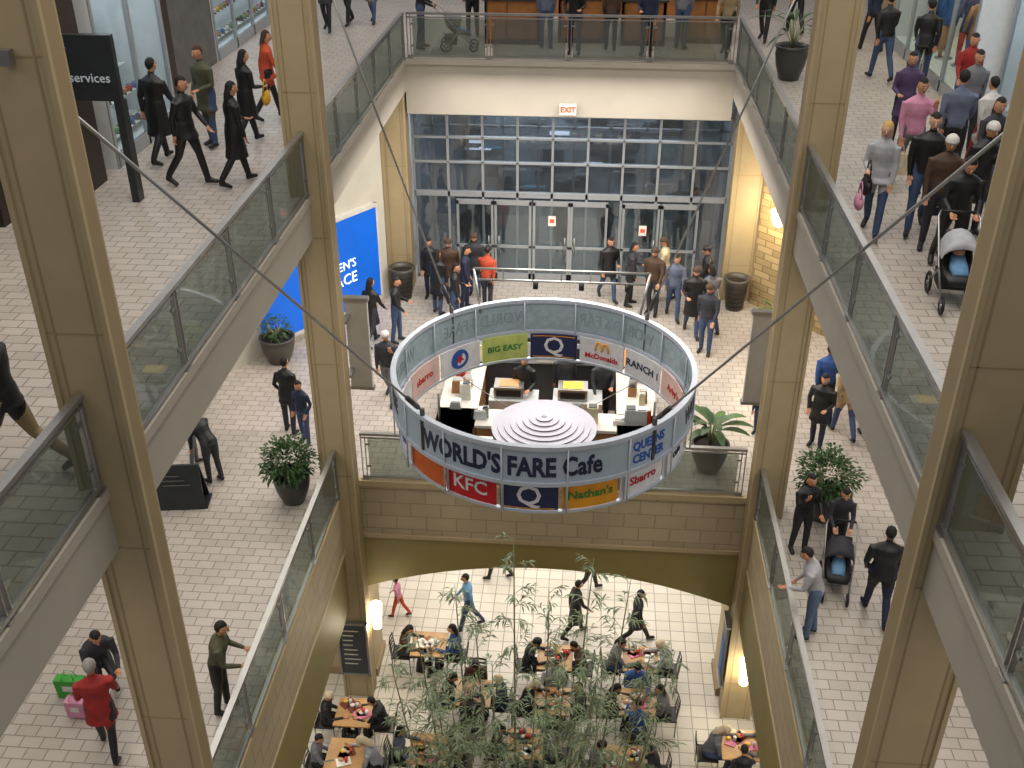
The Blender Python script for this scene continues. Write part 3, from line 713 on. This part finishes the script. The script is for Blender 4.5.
    cmap = dict(top=top, bot=bot, shoes=shoes, skin=skin, hair=hat or hair, sleeve=sleeve or top)
    e = MB()
    f = lambda x_, y_, z_: hc+HR@Vector((x_, y_, z_))
    e.tube([f(0,.085,.025), f(0,.104,-.005), f(0,.112,-.018), f(0,.09,-.028)], [.008,.011,.015,.010], skin, 6)
    for s in (-1, 1):
        e.ell(f(s*.03,.083,.018), (.014,.009,.008), 'white', 6, 4, HR); e.ell(f(s*.03,.090,.018), (.006,.004,.006), 'eye', 6, 4, HR)
        e.tube([f(s*.046,.078,.036), f(s*.03,.09,.042), f(s*.014,.09,.037)], .004, hair or 'hair_grey', 4)
        e.ell(f(s*.078,.0,.0), (.010,.02,.03), skin, 6, 4, HR)
    e.tube([f(-.022,.088,-.055), f(0,.096,-.053), f(.022,.088,-.055)], [.004,.007,.004], 'lips', 5)
    if hat:
        e.lathe([(.0,.135),(.05,.128),(.085,.09),(.097,.045),(.099,.03),(.094,.03)], (0,0,0), hat, 12)
        k0 = len(e.v)-72
        for i in range(k0, len(e.v)):
            e.v[i] = tuple(hc+HR@Vector(e.v[i]))
    for wr, fd, s in shl:
        pal = wr+fd*.085; side = Vector((1,0,0)) if abs(fd.x) < .8 else Vector((0,1,0)); side = (side-fd*side.dot(fd)).normalized(); nrm = fd.cross(side)*s
        for q, Lf in enumerate((.062,.072,.068,.054)):
            p0 = pal+side*(q-1.5)*.02; p1 = p0+fd*Lf*.5; p2 = p1+fd*Lf*.38+nrm*.012*-s
            e.tube([p0-fd*.012, p1, p2, p2+fd*Lf*.2-nrm*s*.02], [.010,.0095,.008,.006], skin, 5)
        tp = wr+fd*.03-side*s*.03
        e.tube([tp, tp-side*s*.022+fd*.03, tp-side*s*.02+fd*.058], [.012,.011,.008], skin, 5)
    sc_ = H/1.72
    M = Matrix.Translation((x, y, z)) @ Matrix.Rotation(radians(hd), 4, 'Z') @ Matrix.Scale(sc_, 4)
    QUEUE.append((name, b, S, cmap, e, M))
    hands = [M @ (wr+fd*.1) for wr, fd, s in shl]
    return hands
def flush():
    obs = []
    for (name, b, S, cmap, e, M) in QUEUE:
        me = b.mesh('raw'); ob = bpy.data.objects.new('raw', me); sc.collection.objects.link(ob)
        md = ob.modifiers.new('r', 'REMESH'); md.mode = 'VOXEL'; md.voxel_size = .018
        m2 = ob.modifiers.new('s', 'SMOOTH'); m2.factor = .5; m2.iterations = 2
        obs.append(ob)
    dg = bpy.context.evaluated_depsgraph_get(); dg.update()
    for ob, (name, b, S, cmap, e, M) in zip(obs, QUEUE):
        me = ob.evaluated_get(dg).to_mesh()
        nv = len(me.vertices); V = np.empty(nv*3); me.vertices.foreach_get('co', V); V = V.reshape(-1,3)
        F = [tuple(p.vertices) for p in me.polygons]
        C = np.empty(len(F)*3); me.polygons.foreach_get('center', C); C = C.reshape(-1,3)
        D = np.array([seg_d(C, s[0], s[1], s[2], s[3]) for s in S]); lab = D.argmin(0)
        mats = []
        def mi(n):
            if n not in mats: mats.append(n)
            return mats.index(n)
        sm = [mi(cmap[s[4]]) for s in S]
        idx = [sm[k] for k in lab]
        emap = [None]*len(e.mats)
        for i, m in enumerate(e.mats): emap[i] = mi(m.name)
        allv = V.tolist()+[list(v) for v in e.v]; allf = F+[tuple(a+nv for a in f) for f in e.f]; idx += [emap[i] for i in e.m]
        nm = bpy.data.meshes.new(name); nm.from_pydata(allv, [], allf)
        for n in mats: nm.materials.append(MATS[n])
        nm.polygons.foreach_set('material_index', idx); nm.polygons.foreach_set('use_smooth', [True]*len(allf)); nm.update()
        o2 = bpy.data.objects.new(name, nm); o2.matrix_world = M; sc.collection.objects.link(o2)
    for ob in obs:
        m = ob.data; bpy.data.objects.remove(ob); bpy.data.meshes.remove(m)

def bag(p, m, w=.32, h=.36, d=.14, name='shopping_bag', rz=0, raw=False):
    if not raw: p = (*W(p[0], p[1], p[2]), p[2])
    b = MB(); b.M = Matrix.Translation((p[0], p[1], p[2])) @ Matrix.Rotation(rz, 4, 'Z')
    b.box((0,0,-.16-h/2), (w, d, h), m, top=1.08)
    b.box((0,0,-.16-h*.45), (w*.5, d+.01, h*.3), 'white')
    for s in (-1, 1):
        b.tube([(-w*.25, s*d*.4, -.17), (-w*.15, s*d*.15, -.03), (w*.15, s*d*.15, -.03), (w*.25, s*d*.4, -.17)], .006, m, 5)
    b.obj(name)
def handbag(p, m, name='handbag', s=1.0, raw=False):
    if not raw: p = (*W(p[0], p[1], p[2]), p[2])
    b = MB(); b.M = Matrix.Translation(p) @ Matrix.Scale(s, 4)
    b.ell((0,0,-.12), (.07,.17,.13), m, 12, 8); b.box((0,0,-.02), (.05,.26,.03), m); b.tube([(0,-.12,0), (0,-.08,.16), (0,0,.22), (0,.08,.16), (0,.12,0)], .01, m, 6); b.obj(name)
def stroller(x, y, z, hd, fab='navy', hood='grey'):
    x, y = W(x, y, z)
    b = MB(); b.M = Matrix.Translation((x, y, z)) @ Matrix.Rotation(radians(hd), 4, 'Z')
    for (wx, wy, r) in ((-.25,-.3,.13),(.25,-.3,.13),(-.2,.38,.1),(.2,.38,.1)):
        pts = [(wx, wy+r*cos(a*pi/6), r+.01+r*sin(a*pi/6)) for a in range(13)]
        b.tube(pts, .02, 'black', 6, cap=False); b.tube([(wx-.02,wy,r+.01),(wx+.02,wy,r+.01)], .03, 'steel', 8)
        for a in range(5): b.tube([(wx,wy,r+.01), (wx, wy+r*cos(a*1.256), r+.01+r*sin(a*1.256))], .006, 'steel', 4)
    for s in (-1, 1):
        b.tube([(s*.2,.38,.1), (s*.24,0,.5), (s*.26,-.45,1.0), (s*.22,-.55,1.04)], .015, 'steel', 6)
        b.tube([(s*.25,-.3,.13), (s*.24,.05,.5)], .015, 'steel', 6)
    b.tube([(-.22,-.55,1.04), (.22,-.55,1.04)], .02, 'black', 8)
    b.tube([(0,.3,.36), (0,.22,.42), (0,-.05,.42), (0,-.25,.62), (0,-.32,.88)], [(.16,.03),(.2,.05),(.21,.05),(.2,.05),(.18,.04)], fab, 10)
    b.box((0,-.18,.26), (.36,.3,.2), 'black', top=1.1)
    vs = []; fs = []
    for i in range(7):
        t = i/6*pi*.55
        for k in range(9):
            a = pi*k/8; vs.append((.24*cos(a), -.28+.36*sin(t)*1.0, .62+.30*sin(a)*cos(t*.6)))
    for i in range(6):
        for k in range(8): fs.append((i*9+k, i*9+k+1, (i+1)*9+k+1, (i+1)*9+k))
    b.add(vs, fs, hood, True)
    b.ell((0,-.12,.66), (.075,.08,.09), 'skin_c', 10, 8); b.ell((0,-.14,.69), (.08,.08,.08), 'hair_brown', 10, 6); b.tube([(0,-.12,.6), (0,.02,.5), (0,.2,.46)], [(.09,.07),(.12,.09),(.1,.06)], 'skyblue', 10)
    b.obj('baby_stroller')

P = person
# --- level 2 left
P(-7.4,18.9,Z2,-20,1.75,'black','black',pose='walk',hem=.45,bulk=1.12,name='walking_man')
P(-6.5,17.7,Z2,-100,1.76,'black','black',pose='walk',hem=.15,bulk=1.08,arms=('fwd','back'),name='walking_man')
P(-5.75,17.8,Z2,-50,1.66,'black','black',pose='walk',hem=.45,bulk=1.05,arms=('carry','down'),name='walking_woman',long=True)
P(-6.84,19.9,Z2,150,1.75,'olive','jeans',pose='stand',hem=.3,bulk=1.1,name='standing_man',arms=('carry','pocket'),hair='hair_brown')
h = P(-6.2,20.1,Z2,-40,1.66,'black','black',pose='walk',hem=.4,bulk=1.05,name='walking_woman',long=True,arms=('down','carry')); handbag((h[1].x,h[1].y,h[1].z-.1),'yellow',raw=True)
P(-6.25,21.8,Z2,-60,1.66,'orange','black',hair='hair_brown',pose='walk',hem=.1,name='walking_woman',long=True)
P(-6.98,30.3,Z2,180,1.7,'coal','black',hem=.2,name='walking_woman'); P(-6.6,31.2,Z2,160,1.75,'brown','black',name='walking_man'); P(-6.0,31.5,Z2,170,1.6,'grey','jeans',name='walking_woman',hem=.3); P(-7.5,29.2,Z2,30,1.7,'black','black',name='walking_man',hem=.3)
P(-4.25,28.4,Z2,-80,1.75,'black','jeans',pose='stand',arms=('rail','push'),name='standing_man'); stroller(-3.35,28.4,Z2,-85,'black','grey')
P(-3.17,30.0,Z2,20,1.7,'black','black',pose='stand',name='standing_man',arms=('pocket','down')); P(-1.25,28.7,Z2,5,1.7,'plaid','jeans',pose='stand',name='standing_man'); P(.3,28.6,Z2,0,1.6,'brown','black',pose='stand',name='standing_woman',long=True); P(2.0,28.9,Z2,-20,1.75,'grey','jeans',pose='stand',name='standing_man')
P(-.55,28.1,Z2,175,1.72,'black','coal',pose='stand',arms=('carry','pocket'),name='standing_woman'); P(1.15,28.1,Z2,170,1.7,'navy','black',pose='stand',arms=('down','carry'),name='standing_man')
P(3.0,28.2,Z2,160,1.75,'khaki','black',pose='walk',name='walking_man'); P(4.1,30,Z2,160,1.7,'black','black',name='walking_man'); P(5.0,31,Z2,10,1.7,'coal','black',name='walking_man')
# --- level 2 right
P(6.15,26.08,Z2,10,1.8,'black','jeans',pose='walk',bulk=1.1,name='walking_man'); P(6.85,25.5,Z2,-15,1.78,'black','jeans',pose='walk',ph=-1,bulk=1.08,name='walking_man',hem=.1)
P(6.5,29,Z2,20,1.7,'navy','black',name='walking_man'); P(5.9,30.4,Z2,20,1.7,'black','black',name='walking_man')
h = P(4.05,16.3,Z2,160,1.68,'lightgrey','jeans',hair='blonde',long=True,pose='walk',skin='skin_c',arms=('down','carry'),name='walking_woman',hem=.1); handbag((h[1].x,h[1].y,h[1].z-.05),'black',s=1.1,raw=True); handbag((h[1].x-.1,h[1].y-.12,h[1].z-.28),'pink',s=.9,raw=True)
h = P(4.72,16.5,Z2,170,1.76,'black','jeans',pose='walk',ph=-1,bulk=1.12,arms=('fwd','down'),name='walking_man',skin='skin_c'); bag(h[0],'navy',.26,.32,raw=True)
h = P(5.0,18.5,Z2,185,1.78,'pink','grey',pose='walk',bulk=1.1,name='walking_man',arms=('phone','down')); bag(h[1],'cream',.3,.36,raw=True)
P(5.75,18.9,Z2,-10,1.8,'plaid','black',pose='walk',bulk=1.12,name='walking_man'); P(6.35,19.2,Z2,20,1.64,'white','red',pose='walk',hem=.2,bulk=1.1,name='walking_woman')
P(5.35,20.6,Z2,170,1.72,'purple','black',pose='stand',name='standing_woman',hem=.3,long=True,arms=('pocket','carry')); P(6.75,18.0,Z2,190,1.7,'tan','black',pose='walk',hem=.4,hat='grey',name='walking_woman'); P(5.95,17.7,Z2,180,1.7,'coal','jeans',pose='walk',name='walking_man',long=True); P(6.5,20.8,Z2,175,1.75,'grey','black',name='walking_man'); P(6.9,22.5,Z2,170,1.7,'red','jeans',name='walking_woman',long=True)
P(5.45,16.4,Z2,200,1.66,'black','black',pose='stand',hem=.4,bulk=1.1,hat='white',name='standing_woman',arms=('carry','pocket')); P(4.75,14.9,Z2,175,1.7,'black','black',pose='walk',lean=14,arms=('push','push'),bulk=1.1,name='walking_man',nod=25)
P(4.75,15.7,Z2,170,1.66,'brown','coal',pose='stand',hat='white',name='standing_woman',bulk=1.1,arms=('pocket','down')); stroller(4.6,13.9,Z2,175,'black','lightgrey'); P(5.5,14.4,Z2,180,1.7,'red','black',pose='walk',name='walking_woman',hem=.3)
# --- level 2 near left
P(-5.35,8.9,Z2,90,1.74,'black','khaki',pose='stride',bulk=1.15,hem=.05,name='walking_man')
# --- level 1 left
P(-5.95,19.9,Z1,-10,1.70,'black','coal',pose='stand',hem=.2,name='standing_man',arms=('pocket','down')); P(-5.55,19.5,Z1,160,1.45,'navy','jeans',pose='stand',name='standing_boy',bulk=.95,arms=('pocket','pocket'))
P(-6.95,17.95,Z1,60,1.62,'black','coal',pose='stand',lean=36,arms=('hang','hang'),bulk=1.1,name='bending_woman',long=True,nod=5); P(-7.5,18.5,Z1,-70,1.4,'skyblue','grey',pose='stand',lean=6,name='standing_boy')
P(-5.0,24.1,Z1,-30,1.70,'black','coal',pose='walk',hem=.35,name='walking_woman',long=True); P(-4.15,21.4,Z1,175,1.72,'coal','grey',pose='walk',hat='white',arms=('phone','down'),bulk=1.1,name='walking_man'); P(-4.45,24.3,Z1,-100,1.66,'black','jeans',pose='stand',arms=('carry','fwd'),name='standing_man')
# --- entrance crowd
cr = [(-3.7,26.0,'black'),(-3.5,26.8,'brown'),(-2.9,27.2,'coal'),(-2.5,26.4,'orange'),(-3.2,25.4,'black'),(-3.05,26.3,'navy'),(-4.0,26.9,'black'),
 (.5,27.2,'black'),(1.05,26.9,'coal'),(1.9,27.2,'cream'),(2.9,26.6,'black'),(2.1,26.2,'plaid'),(2.5,25.3,'black'),(2.75,24.3,'coal'),(1.6,26.4,'brown'),(2.9,25.5,'grey')]
for i, (x, y, c) in enumerate(cr):
    P(x, y, Z1, R.choice([0,20,-20,180,160,200,90,-90]), R.uniform(1.6,1.8), c, R.choice(['black','coal','jeans','navy','jeans']), pose=R.choice(['stand','walk','stand']), hem=R.choice([None,.2,.4]), bulk=R.uniform(1,1.15), arms=R.choice([('down','down'),('carry','down'),('pocket','carry'),('fwd','back')]), name=R.choice(['shopper','shopper','standing_shopper']), long=R.random()<.3, hat=R.choice([None,None,None,'black','brown']))
for x, y in ((-3.3,29.6),(-2.9,30.2),(-.8,29.8),(1.5,30),(2.4,29.4),(.4,30.3)): P(x, y, Z1, R.choice([0,180]), 1.72, 'black', 'coal', hem=.3, name='shopper')
P(-1.2,20.5,Z1,170,1.72,'black','black',pose='stand',arms=('carry','carry'),name='kiosk_worker'); P(.35,20.7,Z1,190,1.7,'coal','black',pose='stand',arms=('carry','fwd'),name='kiosk_worker',hat='black'); P(-.4,20.8,Z1,10,1.75,'coal','black',pose='stand',name='kiosk_worker')
P(1.95,20.6,Z1,90,1.7,'coal','black',pose='stand',name='standing_man',arms=('carry','pocket'))
# --- level 1 right
P(3.55,20.6,Z1,150,1.15,'navy','jeans',pose='stand',name='standing_child'); P(4.65,20.2,Z1,150,1.68,'black','navy',pose='stand',hem=.3,bulk=1.15,name='standing_woman',arms=('carry','pocket'))
P(5.25,20.7,Z1,10,1.76,'tan','jeans',pose='walk',hair='blonde',bulk=1.15,hem=.1,name='walking_woman'); P(4.95,21.4,Z1,0,1.72,'blue','black',pose='walk',bulk=1.1,name='walking_man',skin='skin_b'); P(5.75,20.6,Z1,0,1.5,'black','black',name='standing_boy'); P(4.3,22.3,Z1,170,1.7,'black','black',name='walking_man')
P(3.8,16.6,Z1,200,1.64,'black','coal',pose='stand',arms=('push','phone'),bulk=1.1,name='standing_woman',long=True); stroller(4.25,15.6,Z1,170,'black','coal'); P(4.35,16.45,Z1,175,1.6,'coal','black',pose='stand',lean=16,arms=('push','push'),name='standing_woman')
P(3.63,14.35,Z1,80,1.72,'lightgrey','lightjeans',pose='stand',lean=16,arms=('rail','pocket'),bulk=1.12,name='leaning_man',nod=20)
P(4.75,14.9,Z1,-5,1.76,'black','navy',pose='walk',bulk=1.2,hem=.08,arms=('pocket','down'),name='walking_man',hair='hair_dark')
# --- level 1 bottom left
P(-6.9,12.3,Z1,-140,1.66,'coal','black',pose='crouch',lean=30,arms=('push','push'),bulk=1.1,name='crouching_woman'); bag((-7.3,12.1,Z1+.52),'green',.4,.34); bag((-6.75,11.85,Z1+.55),'white',.34,.38); bag((-7.05,11.7,Z1+.5),'pink',.26,.3)
P(-6.35,11.1,Z1,20,1.62,'red','black',pose='walk',bulk=1.2,hem=.25,hat='hair_grey',hair='hair_grey',name='walking_woman',arms=('carry','fwd'))
P(-5.0,12.0,Z1,-80,1.66,'olive','black',pose='stand',lean=12,arms=('rail','rail'),bulk=1.1,name='leaning_man')
# --- level 0 walkers
P(0,20.25,Z0,-70,1.6,'black','black',pose='walk',hem=.45,name='walking_woman'); P(1.35,20.1,Z0,-80,1.6,'coal','black',pose='stride',hem=.3,name='walking_woman'); P(-4.05,20.6,Z0,80,1.15,'pink','orange',pose='walk',name='walking_child'); P(-2.4,20.3,Z0,100,1.6,'skyblue','jeans',pose='walk',name='walking_woman'); P(.3,21.9,Z0,-80,1.6,'navy','black',name='walking_man'); P(-1.9,22.2,Z0,80,1.6,'coal','black',name='walking_man')

mat('table_wood', '#b8905e', .35, noise=.15, scale=5); mat('chair_dark', '#2a2420', .4); mat('tray', '#6a2a20', .5)
def chair(x, y, z, hd):
    b = MB(); b.M = Matrix.Translation((x, y, z)) @ Matrix.Rotation(radians(hd), 4, 'Z')
    b.box((0,0,.45), (.42,.42,.035), 'chair_dark')
    for sx in (-1, 1):
        b.tube([(sx*.19,.19,.44), (sx*.2,.21,0)], .014, 'steel', 6); b.tube([(sx*.19,-.19,0), (sx*.19,-.19,.45), (sx*.18,-.24,.86)], .014, 'steel', 6)
    for k in range(4): b.tube([(-.18,-.2-.012*k,.55+.1*k), (0,-.225-.012*k,.55+.1*k), (.18,-.2-.012*k,.55+.1*k)], [(.012,.03)]*3, 'chair_dark', 6)
    b.obj('dining_chair')
def table(x, y, seats, w=.75):
    x, y = W(x, y, 0)
    b = MB(); b.M = Matrix.Translation((x, y, Z0))
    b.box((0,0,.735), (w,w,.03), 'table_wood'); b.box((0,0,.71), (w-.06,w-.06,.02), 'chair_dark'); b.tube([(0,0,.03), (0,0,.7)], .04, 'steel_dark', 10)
    b.box((0,0,.02), (.55,.08,.04), 'steel_dark'); b.box((0,0,.02), (.08,.55,.04), 'steel_dark'); b.obj('dining_table')
    b = MB(); b.M = Matrix.Translation((x, y, Z0+.75))
    for k in range(4):
        cx, cy = R.uniform(-.22,.22), R.uniform(-.22,.22)
        b.box((cx,cy,.012), (.28,.2,.016), R.choice(['tray','pal4','pal3','pal8']), R.uniform(0,1.5)); b.lathe([(.0,.02),(.03,.02),(.038,.12),(.0,.12)], (cx+.06,cy,0), R.choice(['pal4','pal0','white']), 10); b.ell((cx-.05,cy+.03,.035), (.06,.05,.025), R.choice(['pal1','pal7','pal4']), 8, 5)
    b.obj('food_tray')
    for a in seats:
        ar = radians(a); px, py = x+cos(ar)*(w/2+.24), y+sin(ar)*(w/2+.24); hd = a+90
        chair(px, py, Z0, hd)
        P(px, py, Z0, hd, R.uniform(1.55,1.72), R.choice(['black','coal','brown','navy','grey','brown','lightgrey','black','plaid','black','blue']), R.choice(['black','jeans','coal']), pose='sit', lean=R.choice([6,14,20]), arms=R.choice([('table','table'),('table','carry'),('carry','table')]), bulk=R.uniform(1,1.1), name='seated_diner', nod=R.choice([10,25,35]), long=R.random()<.35, seat=.45, hat=R.choice([None,None,None,'black','cream']), raw=True)
table(-4.3,16.75,(180,0)); table(-4.25,15.65,(180,0)); table(-2.0,17.5,(180,0,90,-90)); table(-.4,17.4,(180,0,90)); table(1.3,17.5,(180,0,90,-90))
table(3.25,16.5,(180,0,-90)); table(1.05,15.9,(0,180)); table(-.4,18.7,(0,180)); table(-2.7,15.9,(0,180)); table(-3.1,18.9,(0,180)); table(1.4,18.8,(0,180)); table(-.85,16.2,(0,180))
flush()

b = MB(); b.M = Matrix.Translation((*W(-7.35, 17.2, Z1), Z1)) @ Matrix.Rotation(radians(8), 4, 'Z')
b.box((0,-.12,.42), (.95,.03,.9), 'sign_dark', rx=radians(-14), top=.9); b.box((0,.12,.42), (.95,.03,.9), 'sign_dark', rx=radians(14), top=.9); b.box((0,0,.02), (1.05,.45,.04), 'sign_dark')
for k in range(3): b.box((-.05*k, -.152+.02*k, .5+.09*k), (.5-.1*k, .004, .02), 'grey_stone', rx=radians(-14))
b.obj('floor_sign')

# ---------------------------------------------------------------- lights
w = bpy.data.worlds.new('world'); sc.world = w; w.use_nodes = True
w.node_tree.nodes['Background'].inputs[0].default_value = (.66, .65, .68, 1); w.node_tree.nodes['Background'].inputs[1].default_value = .34
WARM = (1, .94, .86)
light('AREA', 'ceiling_light', (-.6, 12, 24), 1250, 7, WARM, 16)
light('AREA', 'ceiling_light', (-6.9, 17, 17.4), 280, 2.5, WARM, 26); light('AREA', 'ceiling_light', (5.7, 17, 17.4), 280, 2.5, WARM, 26); light('AREA', 'ceiling_light', (-.6, 29, 16.5), 210, 6, WARM, 5)
light('AREA', 'ceiling_light', (-.6, 21.5, Z2-.3), 560, 6.5, WARM, 7)
light('AREA', 'ceiling_light', (-7.1, 14, Z2-.75), 370, 2.6, WARM, 20); light('AREA', 'ceiling_light', (5.9, 14, Z2-.75), 350, 2.6, WARM, 20)
light('AREA', 'ceiling_light', (-.6, 22, Z1-.7), 600, 8, WARM, 9); light('AREA', 'ceiling_light', (-6.6, 13, Z1-.7), 240, 2, WARM, 14); light('AREA', 'ceiling_light', (5.4, 13, Z1-.7), 240, 2, WARM, 14)
light('AREA', 'ceiling_light', (-.6, 28.8, Z2-.95), 400, 6, (.95,.97,1), 3)
light('AREA', 'kiosk_fill', (-.67, 18.6, Z1+4.6), 70, 2.4, (1,.95,.85), 2)  # unseen fill lamp, added to brighten the kiosk counters
